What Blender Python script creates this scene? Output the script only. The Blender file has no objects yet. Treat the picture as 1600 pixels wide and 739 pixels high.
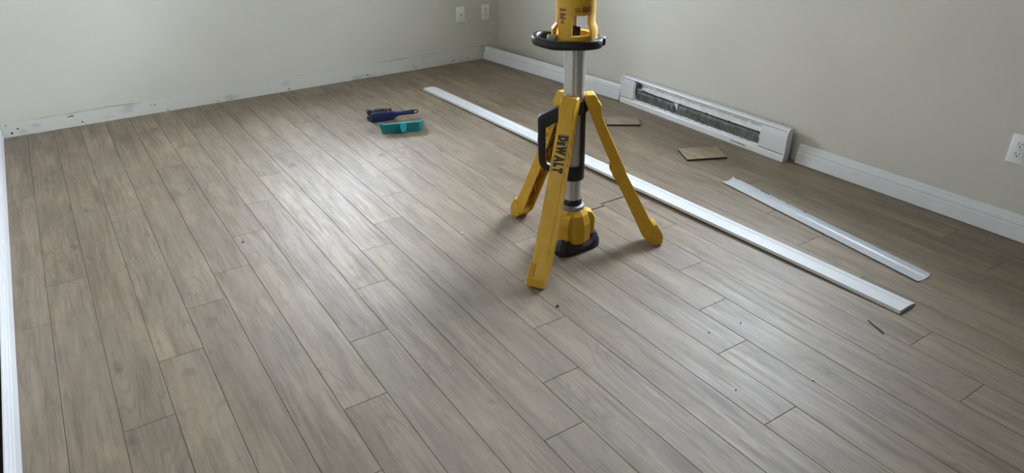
import bpy, bmesh, math, random
from mathutils import Vector, Matrix, Euler

random.seed(7)
S = bpy.context.scene
COL = S.collection
W = 0.13                      # width of one floor plank in metres; many lengths below are in plank widths

# ------------------------------------------------------------------ camera
cam_data = bpy.data.cameras.new('camera')
cam_data.sensor_fit = 'HORIZONTAL'
cam_data.sensor_width = 36.0
cam_data.lens = 36.0 * 1095.8 / 1600.0
cam_data.clip_start = 0.02
cam_ob = bpy.data.objects.new('camera', cam_data)
COL.objects.link(cam_ob)
YAW, PITCH, ROLL = 0.575135, 0.489353, -0.0104746
fwd = Vector((math.sin(YAW)*math.cos(PITCH), math.cos(YAW)*math.cos(PITCH), -math.sin(PITCH)))
rt = Vector((math.cos(YAW), -math.sin(YAW), 0))
upv = rt.cross(fwd)
r2 = rt*math.cos(ROLL) + upv*math.sin(ROLL)
u2 = -rt*math.sin(ROLL) + upv*math.cos(ROLL)
M = Matrix((r2, u2, -fwd)).transposed().to_4x4()
M.translation = Vector((2.82344*W, 0.0, 10.1835*W))
cam_ob.matrix_world = M
S.camera = cam_ob

# ------------------------------------------------------------------ exposure, sky
S.view_settings.view_transform = 'Standard'
S.view_settings.look = 'None'
S.view_settings.gamma = 1.0
S.view_settings.use_curve_mapping = False
S.view_settings.exposure = 2.68

SKY_STRENGTH = 7.0
world = bpy.data.worlds.new('overcast_sky')
S.world = world
world.use_nodes = True
nt = world.node_tree
nt.nodes.clear()
wo = nt.nodes.new('ShaderNodeOutputWorld')
bg = nt.nodes.new('ShaderNodeBackground')
tc = nt.nodes.new('ShaderNodeTexCoord')
sx = nt.nodes.new('ShaderNodeSeparateXYZ')
cr = nt.nodes.new('ShaderNodeValToRGB')
mp = nt.nodes.new('ShaderNodeMapRange')
mp.inputs['From Min'].default_value = -1.0
mp.inputs['From Max'].default_value = 1.0
nt.links.new(tc.outputs['Generated'], sx.inputs[0])
nt.links.new(sx.outputs['Z'], mp.inputs[0])
nt.links.new(mp.outputs[0], cr.inputs[0])
cr.color_ramp.elements[0].position = 0.44
cr.color_ramp.elements[0].color = (0.16, 0.17, 0.15, 1)
cr.color_ramp.elements[1].position = 0.52
cr.color_ramp.elements[1].color = (0.79, 0.89, 1.0, 1)
nt.links.new(cr.outputs[0], bg.inputs[0])
bg.inputs[1].default_value = SKY_STRENGTH
nt.links.new(bg.outputs[0], wo.inputs[0])

# room box (metres)
XL, XR0, XR1 = -0.2*W, 25.24*W, 26.18*W     # left wall; right wall at the far end and at the back
YF, YB, ZC = 35.75*W, -9.0*W, 2.44
def xr(y):                                   # x of the right wall at y
    t = (YF - y)/(YF - YB)
    return XR0 + (XR1 - XR0)*t
# window openings: far wall (x range), right wall (y range), z range
WF = (10.6*W, 18.4*W, 6.8*W, 11.8*W)
WR = (13.3*W, 24.0*W, 7.5*W, 16.8*W)

def portal(name, loc, sx_, sy_, rot):
    l = bpy.data.lights.new(name, 'AREA')
    l.shape = 'RECTANGLE'; l.size = sx_; l.size_y = sy_
    l.cycles.is_portal = True
    o = bpy.data.objects.new(name, l); COL.objects.link(o)
    o.location = loc; o.rotation_euler = rot
    return o
portal('daylight_portal', ((WF[0]+WF[1])/2, YF+0.13, (WF[2]+WF[3])/2), WF[1]-WF[0], WF[3]-WF[2], (-math.pi/2, 0, 0))
portal('daylight_portal', (xr((WR[0]+WR[1])/2)+0.13, (WR[0]+WR[1])/2, (WR[2]+WR[3])/2), WR[1]-WR[0], WR[3]-WR[2], (-math.pi/2, 0, -math.pi/2))

# ------------------------------------------------------------------ helpers
def obj(name, bm, mat, parent=None, smooth=False, loc=None, rot=None):
    me = bpy.data.meshes.new(name)
    bmesh.ops.recalc_face_normals(bm, faces=bm.faces)
    bm.to_mesh(me); bm.free()
    if smooth:
        for p in me.polygons: p.use_smooth = True
        try: me.set_sharp_from_angle(angle=math.radians(38))
        except Exception: pass
    if mat is not None: me.materials.append(mat)
    o = bpy.data.objects.new(name, me)
    COL.objects.link(o)
    if parent is not None: o.parent = parent
    if loc is not None: o.location = loc
    if rot is not None: o.rotation_euler = rot
    return o
def tag(o, label=None, cat=None, group=None, kind=None):
    if label: o['label'] = label
    if cat: o['category'] = cat
    if group: o['group'] = group
    if kind: o['kind'] = kind
    return o
def thing(name, label, cat, loc=(0,0,0), rot=(0,0,0), group=None):
    o = bpy.data.objects.new(name, None); COL.objects.link(o)
    o.empty_display_size = 0.1
    o.location = loc; o.rotation_euler = rot
    return tag(o, label, cat, group)
def box(bm, x0, x1, y0, y1, z0, z1, mtx=None, bev=0.0, seg=1):
    vs = [bm.verts.new((x, y, z)) for z in (z0, z1) for y in (y0, y1) for x in (x0, x1)]
    fs = [(0,2,3,1), (4,5,7,6), (0,1,5,4), (2,6,7,3), (0,4,6,2), (1,3,7,5)]
    faces = [bm.faces.new([vs[i] for i in f]) for f in fs]
    if bev > 0:
        es = list({e for f in faces for e in f.edges})
        r = bmesh.ops.bevel(bm, geom=es, offset=bev, segments=seg, affect='EDGES', profile=0.6)
        vs = list({v for f in r['faces'] for v in f.verts} | {v for v in vs if v.is_valid})
    if mtx is not None: bmesh.ops.transform(bm, matrix=mtx, verts=[v for v in vs if v.is_valid])
    return vs
def prism(bm, pts, z0, z1, mtx=None, bev=0.0, seg=1):
    """outline in xy extruded along z"""
    a = [bm.verts.new((p[0], p[1], z0)) for p in pts]
    b = [bm.verts.new((p[0], p[1], z1)) for p in pts]
    n = len(pts)
    faces = [bm.faces.new(a[::-1]), bm.faces.new(b)]
    for i in range(n): faces.append(bm.faces.new((a[i], a[(i+1) % n], b[(i+1) % n], b[i])))
    vs = a+b
    if bev > 0:
        es = list({e for f in faces for e in f.edges})
        r = bmesh.ops.bevel(bm, geom=es, offset=bev, segments=seg, affect='EDGES', profile=0.6)
        vs = list({v for f in r['faces'] for v in f.verts} | {v for v in vs if v.is_valid})
    if mtx is not None: bmesh.ops.transform(bm, matrix=mtx, verts=[v for v in vs if v.is_valid])
    return vs
def rings(bm, secs, cap0=True, cap1=True, closed=True):
    """loft through lists of 3d points of equal length"""
    rv = [[bm.verts.new(p) for p in s] for s in secs]
    n = len(rv[0])
    m = n if closed else n-1
    for a, b in zip(rv[:-1], rv[1:]):
        for i in range(m): bm.faces.new((a[i], a[(i+1) % n], b[(i+1) % n], b[i]))
    if closed and cap0: bm.faces.new(rv[0][::-1])
    if closed and cap1: bm.faces.new(rv[-1])
    return rv
def lathe(bm, prof, seg=32, cx=0, cy=0, cap0=True, cap1=True, tilt=0.0):
    secs = []
    for r, z in prof:
        secs.append([(cx + tilt*z + r*math.cos(2*math.pi*i/seg), cy + r*math.sin(2*math.pi*i/seg), z) for i in range(seg)])
    return rings(bm, secs, cap0, cap1)
def tube(bm, pts, rad, seg=8, flat=1.0, cap=True):
    pts = [Vector(p) for p in pts]
    secs = []
    nrm = None
    for i, p in enumerate(pts):
        t = (pts[min(i+1, len(pts)-1)] - pts[max(i-1, 0)]).normalized()
        if nrm is None:
            nrm = t.orthogonal().normalized()
        nrm = (nrm - t*nrm.dot(t)).normalized()
        bn = t.cross(nrm)
        r = rad[i] if isinstance(rad, (list, tuple)) else rad
        secs.append([p + nrm*r*math.cos(2*math.pi*k/seg) + bn*r*flat*math.sin(2*math.pi*k/seg) for k in range(seg)])
    rings(bm, secs, cap, cap)
def smooth_path(pts, n=6):
    pts = [Vector(p) for p in pts]
    out = []
    for i in range(len(pts)-1):
        p0, p1, p2, p3 = pts[max(i-1,0)], pts[i], pts[i+1], pts[min(i+2, len(pts)-1)]
        for k in range(n):
            t = k/n
            out.append(0.5*((2*p1)+(p2-p0)*t+(2*p0-5*p1+4*p2-p3)*t*t+(3*p1-p0-3*p2+p3)*t**3))
    out.append(pts[-1])
    return out
def cutpoly(bm, pts, nx=Vector((0,0,1))): pass

# ------------------------------------------------------------------ materials
def new_mat(name):
    m = bpy.data.materials.new(name); m.use_nodes = True
    n = m.node_tree.nodes; b = n['Principled BSDF']
    return m, n, m.node_tree.links, b
def node(n, t, **kw):
    x = n.new(t)
    for k, v in kw.items():
        if hasattr(x, k): setattr(x, k, v)
        else: x.inputs[k.replace('_', ' ')].default_value = v
    return x
def simple(name, col, rough=0.5, metal=0.0, spec=0.5, vary=0.06, scale=30.0, bump=0.0, bscale=400.0, coat=0.0):
    """one colour with slight procedural mottling and optional fine relief"""
    m, n, l, b = new_mat(name)
    t = node(n, 'ShaderNodeTexCoord')
    no = node(n, 'ShaderNodeTexNoise'); no.inputs['Scale'].default_value = scale; no.inputs['Detail'].default_value = 4
    l.new(t.outputs['Object'], no.inputs['Vector'])
    mr = node(n, 'ShaderNodeMapRange'); mr.inputs['From Min'].default_value = 0.3; mr.inputs['From Max'].default_value = 0.7
    mr.inputs['To Min'].default_value = 1-vary; mr.inputs['To Max'].default_value = 1+vary
    l.new(no.outputs['Fac'], mr.inputs[0])
    mx = node(n, 'ShaderNodeVectorMath', operation='SCALE')
    mx.inputs[0].default_value = col
    l.new(mr.outputs[0], mx.inputs['Scale'])
    l.new(mx.outputs[0], b.inputs['Base Color'])
    b.inputs['Roughness'].default_value = rough
    b.inputs['Metallic'].default_value = metal
    b.inputs['Specular IOR Level'].default_value = spec
    b.inputs['Coat Weight'].default_value = coat
    if bump > 0:
        n2 = node(n, 'ShaderNodeTexNoise'); n2.inputs['Scale'].default_value = bscale; n2.inputs['Detail'].default_value = 3
        l.new(t.outputs['Object'], n2.inputs['Vector'])
        bp = node(n, 'ShaderNodeBump'); bp.inputs['Strength'].default_value = bump; bp.inputs['Distance'].default_value = 0.001
        l.new(n2.outputs['Fac'], bp.inputs['Height'])
        l.new(bp.outputs[0], b.inputs['Normal'])
    return m

def wood_mat(name='laminate_oak_print', rough=0.54, gain=1.0):
    m, n, l, b = new_mat(name)
    t = node(n, 'ShaderNodeTexCoord')
    oi = node(n, 'ShaderNodeObjectInfo')
    # every plank gets its own stretch of the print
    off = node(n, 'ShaderNodeVectorMath', operation='SCALE'); off.inputs[0].default_value = (37.0, 91.0, 53.0)
    l.new(oi.outputs['Random'], off.inputs['Scale'])
    add = node(n, 'ShaderNodeVectorMath', operation='ADD')
    l.new(t.outputs['Object'], add.inputs[0]); l.new(off.outputs[0], add.inputs[1])
    def mapped(sx_, sy_):
        q = node(n, 'ShaderNodeMapping'); q.inputs['Scale'].default_value = (sx_, sy_, 1)
        l.new(add.outputs[0], q.inputs[0]); return q.outputs[0]
    def noise(vec, scale, detail=4, rough_=0.55, dist=0.0):
        q = node(n, 'ShaderNodeTexNoise'); q.inputs['Scale'].default_value = scale; q.inputs['Detail'].default_value = detail
        q.inputs['Roughness'].default_value = rough_; q.inputs['Distortion'].default_value = dist
        l.new(vec, q.inputs['Vector']); return q.outputs['Fac']
    def rng(v, a, b_, c, d):
        q = node(n, 'ShaderNodeMapRange')
        q.inputs['From Min'].default_value = a; q.inputs['From Max'].default_value = b_
        q.inputs['To Min'].default_value = c; q.inputs['To Max'].default_value = d
        l.new(v, q.inputs[0]); return q.outputs[0]
    def math_(op, a, b_):
        q = node(n, 'ShaderNodeMath', operation=op)
        for i, v in enumerate((a, b_)):
            if isinstance(v, (int, float)): q.inputs[i].default_value = v
            else: l.new(v, q.inputs[i])
        return q.outputs[0]
    def mixc(fac, a, b_, blend='MIX'):
        q = node(n, 'ShaderNodeMix'); q.data_type = 'RGBA'; q.blend_type = blend
        if isinstance(fac, (int, float)): q.inputs['Factor'].default_value = fac
        else: l.new(fac, q.inputs['Factor'])
        for k, v in (('A', a), ('B', b_)):
            sock = [s for s in q.inputs if s.name == k and s.type == 'RGBA'][0]
            if isinstance(v, tuple): sock.default_value = v + (1,)
            else: l.new(v, sock)
        return [s for s in q.outputs if s.type == 'RGBA'][0]
    broad = noise(mapped(1, 0.13), 17.0, 5, 0.55, 0.35)         # broad light and dark streaks
    streak = noise(mapped(1, 0.055), 85.0, 5, 0.62, 0.5)        # narrow streaks
    fine = noise(mapped(1, 0.03), 520.0, 3, 0.6)                # fine pores
    hue = noise(mapped(1, 0.42), 6.0, 3, 0.5, 0.4)
    mott = noise(mapped(1, 0.5), 26.0, 4, 0.6, 0.5)             # short smears across the grain
    # cathedral figure: contour lines of a slow distorted field
    slow = noise(mapped(1, 0.15), 7.0, 2, 0.45, 0.3)
    cont = math_('FRACT', math_('MULTIPLY', slow, 22.0), 0.0)
    tri = math_('ABSOLUTE', math_('SUBTRACT', cont, 0.5), 0.0)
    cath = rng(tri, 0.0, 0.2, 1.0, 0.0)
    patch = rng(noise(mapped(1, 0.35), 7.0, 2), 0.47, 0.62, 0.0, 1.0)
    cath = math_('MULTIPLY', cath, patch)
    c = mixc(rng(broad, 0.30, 0.70, 0, 1), (0.142, 0.098, 0.062), (0.312, 0.240, 0.162))
    c = mixc(rng(hue, 0.40, 0.66, 0, 0.7), c, (0.212, 0.170, 0.128))
    c = mixc(rng(mott, 0.53, 0.73, 0, 0.42), c, (0.125, 0.095, 0.068))
    c = mixc(rng(streak, 0.54, 0.70, 0, 0.52), c, (0.098, 0.070, 0.047))
    c = mixc(rng(streak, 0.46, 0.28, 0, 0.5), c, (0.34, 0.272, 0.19))
    c = mixc(math_('MULTIPLY', cath, 0.5), c, (0.115, 0.086, 0.058))
    c = mixc(rng(fine, 0.56, 0.74, 0, 0.4), c, (0.12, 0.092, 0.064))
    # sparse dark knots, drawn out along the plank
    vo = node(n, 'ShaderNodeTexVoronoi'); vo.inputs['Scale'].default_value = 5.0
    wob = node(n, 'ShaderNodeTexNoise'); wob.inputs['Scale'].default_value = 18.0
    l.new(add.outputs[0], wob.inputs['Vector'])
    wv = node(n, 'ShaderNodeVectorMath', operation='SCALE'); wv.inputs['Scale'].default_value = 0.06
    l.new(wob.outputs['Color'], wv.inputs[0])
    mv = node(n, 'ShaderNodeVectorMath', operation='ADD')
    l.new(mapped(1, 0.55), mv.inputs[0]); l.new(wv.outputs[0], mv.inputs[1])
    l.new(mv.outputs[0], vo.inputs['Vector'])
    kn = rng(vo.outputs['Distance'], 0.02, 0.13, 0.75, 0.0)
    c = mixc(kn, c, (0.075, 0.055, 0.04))
    tone = rng(oi.outputs['Random'], 0, 1, 0.93*gain, 1.07*gain)
    tv = node(n, 'ShaderNodeVectorMath', operation='SCALE')
    l.new(c, tv.inputs[0]); l.new(tone, tv.inputs['Scale'])
    l.new(tv.outputs[0], b.inputs['Base Color'])
    l.new(rng(streak, 0.3, 0.7, rough-0.05, rough+0.08), b.inputs['Roughness'])
    b.inputs['Specular IOR Level'].default_value = 0.85
    bp = node(n, 'ShaderNodeBump'); bp.inputs['Strength'].default_value = 0.12; bp.inputs['Distance'].default_value = 0.0006
    hh = math_('ADD', math_('MULTIPLY', fine, 0.7), streak)
    l.new(hh, bp.inputs['Height']); l.new(bp.outputs[0], b.inputs['Normal'])
    return m

def wall_mat(name, col, strip=False):
    m, n, l, b = new_mat(name)
    g = node(n, 'ShaderNodeNewGeometry')
    def noise(scale, detail=3, sc=(1,1,1)):
        q = node(n, 'ShaderNodeMapping'); q.inputs['Scale'].default_value = sc
        l.new(g.outputs['Position'], q.inputs[0])
        x = node(n, 'ShaderNodeTexNoise'); x.inputs['Scale'].default_value = scale; x.inputs['Detail'].default_value = detail
        l.new(q.outputs[0], x.inputs['Vector']); return x.outputs['Fac']
    def rng(v, a, b_, c, d):
        q = node(n, 'ShaderNodeMapRange')
        q.inputs['From Min'].default_value = a; q.inputs['From Max'].default_value = b_
        q.inputs['To Min'].default_value = c; q.inputs['To Max'].default_value = d
        l.new(v, q.inputs[0]); return q.outputs[0]
    def mixc(fac, a, b_):
        q = node(n, 'ShaderNodeMix'); q.data_type = 'RGBA'
        l.new(fac, q.inputs['Factor'])
        for k, v in (('A', a), ('B', b_)):
            sock = [s for s in q.inputs if s.name == k and s.type == 'RGBA'][0]
            if isinstance(v, tuple): sock.default_value = v + (1,)
            else: l.new(v, sock)
        return [s for s in q.outputs if s.type == 'RGBA'][0]
    def mul(a, b_):
        q = node(n, 'ShaderNodeMath', operation='MULTIPLY'); l.new(a, q.inputs[0]); l.new(b_, q.inputs[1]); return q.outputs[0]
    c = mixc(rng(noise(2.2), 0.35, 0.65, 0, 1), tuple(x*0.97 for x in col), tuple(x*1.02 for x in col))
    if strip:
        s = node(n, 'ShaderNodeSeparateXYZ'); l.new(g.outputs['Position'], s.inputs[0])
        wob = rng(noise(9.0, 5), 0.3, 0.7, -0.004, 0.004)
        za = node(n, 'ShaderNodeMath', operation='ADD'); l.new(s.outputs['Z'], za.inputs[0]); l.new(wob, za.inputs[1])
        hgt = node(n, 'ShaderNodeMapRange')       # the old baseboard line climbs a little to the right
        hgt.inputs['From Min'].default_value = 0.0; hgt.inputs['From Max'].default_value = 25*W
        hgt.inputs['To Min'].default_value = 0.076; hgt.inputs['To Max'].default_value = 0.098
        l.new(s.outputs['X'], hgt.inputs[0])
        d = node(n, 'ShaderNodeMath', operation='SUBTRACT'); l.new(za.outputs[0], d.inputs[0]); l.new(hgt.outputs[0], d.inputs[1])
        below = rng(d.outputs[0], -0.002, 0.002, 1, 0)
        c = mixc(below, c, (0.67, 0.66, 0.62))
        # torn paint: a dark broken line where the board was cut away
        ab = node(n, 'ShaderNodeMath', operation='ABSOLUTE'); l.new(d.outputs[0], ab.inputs[0])
        ln = rng(ab.outputs[0], 0.0012, 0.004, 1, 0)
        brk = rng(noise(4.2, 4, (1, 1, 0.2)), 0.47, 0.62, 0, 0.6)
        c = mixc(mul(ln, brk), c, (0.16, 0.15, 0.13))
        # grey scuffs low on the strip
        sc = rng(noise(7.0, 5, (1, 1, 2.5)), 0.58, 0.72, 0, 0.55)
        c = mixc(mul(sc, below), c, (0.34, 0.34, 0.34))
        sc2 = rng(noise(38.0, 5), 0.67, 0.74, 0, 0.6)
        msk = rng(noise(2.1, 2), 0.52, 0.6, 0, 1)
        c = mixc(mul(mul(sc2, msk), below), c, (0.12, 0.12, 0.12))
    l.new(c, b.inputs['Base Color'])
    b.inputs['Roughness'].default_value = 0.62
    b.inputs['Specular IOR Level'].default_value = 0.3
    bp = node(n, 'ShaderNodeBump'); bp.inputs['Strength'].default_value = 0.25; bp.inputs['Distance'].default_value = 0.0008
    l.new(noise(260.0, 3), bp.inputs['Height']); l.new(bp.outputs[0], b.inputs['Normal'])
    return m

M_WOOD = wood_mat()
M_WOOD_CUT = wood_mat('laminate_oak_print_offcut', 0.6, 1.5)
M_WALL = wall_mat('cream_wall_paint', (0.66, 0.64, 0.58))
M_WALLF = wall_mat('cream_wall_paint_with_bare_strip', (0.66, 0.64, 0.58), True)
M_CEIL = simple('white_ceiling_paint', (0.78, 0.78, 0.76), 0.9, vary=0.02, bump=0.4, bscale=180)
M_SLAB = simple('dark_subfloor', (0.03, 0.026, 0.022), 0.95, vary=0.2)
M_TRIM = simple('white_trim_paint', (0.71, 0.72, 0.75), 0.38, vary=0.03, scale=12, bump=0.05, bscale=150)
M_TRIMRAW = simple('worn_mdf_edge', (0.50, 0.44, 0.33), 0.8, vary=0.25, scale=60)
M_HEAT = simple('white_enamel', (0.74, 0.735, 0.77), 0.35, vary=0.02, scale=9)
M_HEATIN = simple('dusty_white_enamel', (0.74, 0.74, 0.75), 0.6, vary=0.12, scale=40)
M_FIN = simple('dusty_aluminium_fins', (0.27, 0.28, 0.27), 0.6, metal=0.35, vary=0.35, scale=35)
M_DARK = simple('black_wire', (0.03, 0.03, 0.032), 0.5, vary=0.1)
M_GREY = simple('grey_plastic', (0.22, 0.22, 0.23), 0.5, vary=0.1)
M_HOLE = simple('dark_hole', (0.012, 0.012, 0.012), 0.9, vary=0.1)
M_PLATE = simple('white_cover_plate', (0.84, 0.84, 0.85), 0.35, vary=0.02)
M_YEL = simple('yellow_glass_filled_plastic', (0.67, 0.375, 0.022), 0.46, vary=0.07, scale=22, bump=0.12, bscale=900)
M_YELSHADE = simple('yellow_plastic_shaded', (0.50, 0.25, 0.015), 0.55, vary=0.12, scale=22)  # same yellow plastic, darkened: the shade inside recesses is in the colour
M_BLK = simple('black_plastic', (0.009, 0.009, 0.010), 0.42, vary=0.15, scale=60, bump=0.1, bscale=900)
M_RUB = simple('black_rubber', (0.014, 0.014, 0.016), 0.55, vary=0.2, scale=60)
M_INK = simple('black_print', (0.012, 0.012, 0.012), 0.5, vary=0.02)
M_INKRED = simple('dark_red_label_print', (0.16, 0.045, 0.02), 0.5, vary=0.1)
M_GRINK = simple('grey_print', (0.33, 0.33, 0.35), 0.5, vary=0.15, scale=200)
M_NAVY = simple('navy_plastic', (0.012, 0.018, 0.075), 0.4, vary=0.1)
M_BRIS = simple('dark_bristles', (0.012, 0.013, 0.028), 0.6, vary=0.3)
M_TEAL = simple('teal_plastic', (0.006, 0.165, 0.19), 0.35, vary=0.05)
M_TEALL = simple('light_and_lit_teal_plastic', (0.02, 0.33, 0.38), 0.35, vary=0.05)  # lighter teal; on the rim the light it catches is painted in
M_CORE = simple('dark_plank_core', (0.045, 0.032, 0.024), 0.8, vary=0.2, scale=80)
M_CRUMB = simple('dark_crumb', (0.05, 0.035, 0.02), 0.8, vary=0.3)
M_BACK = simple('darkened_back_wall_paint', (0.14, 0.135, 0.125), 0.8, vary=0.03)  # unseen wall, tone darkened so less light bounces onto the near floor

def alu_mat():
    m, n, l, b = new_mat('brushed_aluminium')
    t = node(n, 'ShaderNodeTexCoord')
    q = node(n, 'ShaderNodeMapping'); q.inputs['Scale'].default_value = (1, 1, 0.01)
    l.new(t.outputs['Object'], q.inputs[0])
    x = node(n, 'ShaderNodeTexNoise'); x.inputs['Scale'].default_value = 500; l.new(q.outputs[0], x.inputs['Vector'])
    r = node(n, 'ShaderNodeMapRange'); r.inputs['To Min'].default_value = 0.42; r.inputs['To Max'].default_value = 0.56
    l.new(x.outputs['Fac'], r.inputs[0]); l.new(r.outputs[0], b.inputs['Roughness'])
    b.inputs['Base Color'].default_value = (0.56, 0.55, 0.535, 1)
    b.inputs['Metallic'].default_value = 0.65
    return m
M_ALU = alu_mat()
def glass_mat():
    m, n, l, b = new_mat('window_glass')
    n.remove(b)
    o = n['Material Output']
    tr = node(n, 'ShaderNodeBsdfTransparent'); gl = node(n, 'ShaderNodeBsdfGlossy'); gl.inputs['Roughness'].default_value = 0.02
    fr = node(n, 'ShaderNodeFresnel'); fr.inputs['IOR'].default_value = 1.45
    mx = node(n, 'ShaderNodeMixShader')
    l.new(fr.outputs[0], mx.inputs[0]); l.new(tr.outputs[0], mx.inputs[1]); l.new(gl.outputs[0], mx.inputs[2])
    l.new(mx.outputs[0], o.inputs[0])
    return m
M_GLASS = glass_mat()

# ------------------------------------------------------------------ room shell
T = 0.14
bm = bmesh.new(); box(bm, XL-T, XR1+0.3, YB-T, YF+T, -0.14, -0.009)
floor = tag(obj('floor', bm, M_SLAB), kind='structure')
bm = bmesh.new(); box(bm, XL-T, XR1+0.3, YB-T, YF+T, ZC, ZC+0.1)
tag(obj('ceiling', bm, M_CEIL), kind='structure')
bm = bmesh.new()
for (a, b_, c, d) in ((XL-T, WF[0], -0.009, ZC), (WF[1], XR0+0.02, -0.009, ZC), (WF[0], WF[1], -0.009, WF[2]), (WF[0], WF[1], WF[3], ZC)):
    box(bm, a, b_, YF, YF+T, c, d)
wall_far = tag(obj('wall_far', bm, M_WALLF), kind='structure')
bm = bmesh.new()
for (a, b_, c, d) in ((YB, WR[0], -0.009, ZC), (WR[1], YF+T, -0.009, ZC), (WR[0], WR[1], -0.009, WR[2]), (WR[0], WR[1], WR[3], ZC)):
    prism(bm, [(xr(a), a), (xr(a)+T, a), (xr(b_)+T, b_), (xr(b_), b_)], c, d)
wall_right = tag(obj('wall_right', bm, M_WALL), kind='structure')
bm = bmesh.new(); box(bm, XL-T, XL, YB-T, YF, -0.009, ZC)
tag(obj('wall_left', bm, M_WALL), kind='structure')
bm = bmesh.new(); box(bm, XL, XR1+0.02, YB-T, YB, -0.009, ZC)
tag(obj('wall_back', bm, M_BACK), kind='structure')

def window(name, mtx, w, h):
    """sliding window in a frame; local x across, y outwards, z up from the sill"""
    bm = bmesh.new(); f = 0.045
    box(bm, 0, w, 0.04, 0.11, 0, f, mtx, 0.003); box(bm, 0, w, 0.04, 0.11, h-f, h, mtx, 0.003)
    box(bm, 0, f, 0.04, 0.11, f, h-f, mtx, 0.003); box(bm, w-f, w, 0.04, 0.11, f, h-f, mtx, 0.003)
    fr = tag(obj(name, bm, M_TRIM), kind='structure')
    for k, (a, b_, y) in enumerate(((f, w/2+0.02, 0.065), (w/2-0.02, w-f, 0.085))):
        bm = bmesh.new(); g = 0.035
        box(bm, a, b_, y, y+0.018, f, f+g, mtx); box(bm, a, b_, y, y+0.018, h-f-g, h-f, mtx)
        box(bm, a, a+g, y, y+0.018, f+g, h-f-g, mtx); box(bm, b_-g, b_, y, y+0.018, f+g, h-f-g, mtx)
        sash = obj('sash', bm, M_TRIM, fr)
        bm = bmesh.new(); 
        vs = [bm.verts.new(mtx @ Vector(p)) for p in ((a+g, y+0.009, f+g), (b_-g, y+0.009, f+g), (b_-g, y+0.009, h-f-g), (a+g, y+0.009, h-f-g))]
        bm.faces.new(vs)
        obj('pane', bm, M_GLASS, sash)
    bm = bmesh.new(); box(bm, -0.03, w+0.03, -0.03, 0.04, -0.0225, -0.0005, mtx, 0.004)
    obj('window_sill', bm, M_TRIM, fr)
window('window_1', Matrix.Translation((WF[0], YF, WF[2])), WF[1]-WF[0], WF[3]-WF[2])
ang = math.atan2(xr(WR[1])-xr(WR[0]), WR[1]-WR[0])
window('window_2', Matrix.Translation((xr(WR[1]), WR[1], WR[2])) @ Matrix.Rotation(-math.pi/2 - ang, 4, 'Z'), (WR[1]-WR[0]), WR[3]-WR[2])

# ------------------------------------------------------------------ floor planks
PL = 9.36                        # plank length in plank widths
JOINTS = {0: 18.74, 1: 20.77, 2: 13.39, 3: 15.47, 4: 17.44, 5: 18.89, 6: 20.88, 7: 23.06, 8: 25.23, 9: 17.79, 10: 19.24,
          11: 21.04, 12: 13.7, 13: 25.01, 14: 17.8, 15: 9.97, 16: 11.68, 17: 13.81, 18: 15.5, 19: 8.6, 20: 10.75, 21: 12.7,
          22: 14.62, 23: 6.87, 24: 8.6, 25: 10.5}
GAP = 0.0013
def plank_mesh(x0, x1, y0, y1, slant=None):
    """board with eased top edges; coordinates local to its own corner; slant = xy shift of the far end's right corner"""
    bm = bmesh.new(); e = 0.0007; h = 0.009
    lo = [(x0, y0), (x1, y0), (x1, y1), (x0, y1)]
    inn = [(x0+e, y0+e), (x1-e, y0+e), (x1-e, y1-e), (x0+e, y1-e)]
    if slant:
        lo = slant
        c = (sum(p[0] for p in lo)/4, sum(p[1] for p in lo)/4)
        inn = [(p[0] + (e if p[0] < c[0] else -e), p[1] + (e if p[1] < c[1] else -e)) for p in lo]
    a = [bm.verts.new((x, y, -h)) for x, y in lo]
    b_ = [bm.verts.new((x, y, -e*0.8)) for x, y in lo]
    c_ = [bm.verts.new((x, y, 0)) for x, y in inn]
    for i in range(4):
        j = (i+1) % 4
        bm.faces.new((a[i], a[j], b_[j], b_[i])); bm.faces.new((b_[i], b_[j], c_[j], c_[i]))
    bm.faces.new(c_); bm.faces.new(a[::-1])
    return bm
std = None
Y_START, Y_END = YB/W + 0.05, YF/W - 0.04
for k in range(26):
    xa, xb = (k*W if k > 0 else 0.1*W), (k+1)*W
    right_edge = None
    if k == 25:
        xb = 25.20*W
    ys = []
    y = JOINTS[k]
    while y > Y_START: y -= PL
    y += PL
    ys = [Y_START]
    while y < Y_END - 0.2:
        if y - ys[-1] > 0.4: ys.append(y)
        y += PL
    ys.append(Y_END)
    if k in (16, 17):                    # an odd cut runs square across these two rows
        ys = sorted([q for q in ys if abs(q-16.25) > 1.5 and abs(q-16.25-PL) > 0.1] + [16.12 if k == 16 else 16.30])
    for a, b_ in zip(ys[:-1], ys[1:]):
        wide = 0.006 if (k in (16, 17) and (abs(a-16.2) < 0.3)) else 0.0
        full = abs(b_-a-PL) < 1e-6 and 0 < k < 25 and wide == 0
        if full and std is not None:
            o = bpy.data.objects.new('plank', std); COL.objects.link(o); o.parent = floor
        else:
            bm = plank_mesh(GAP/2, xb-xa-GAP/2, GAP/2+wide, (b_-a)*W-GAP/2)
            o = obj('plank', bm, M_WOOD, floor)
            if full: std = o.data
        o.location = (xa, a*W, random.uniform(-0.00012, 0.00012))
# infill beside the right wall, which is not quite square with the boards
bm = plank_mesh(0, 0, 0, 0, [(0, Y_START*W), (xr(Y_START*W)-25.21*W-0.004, Y_START*W), (xr(Y_END*W)-25.21*W-0.001+0.0, Y_END*W), (0, Y_END*W)])
o = obj('plank', bm, M_WOOD, floor); o.location = (25.21*W, 0, 0)

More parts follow.
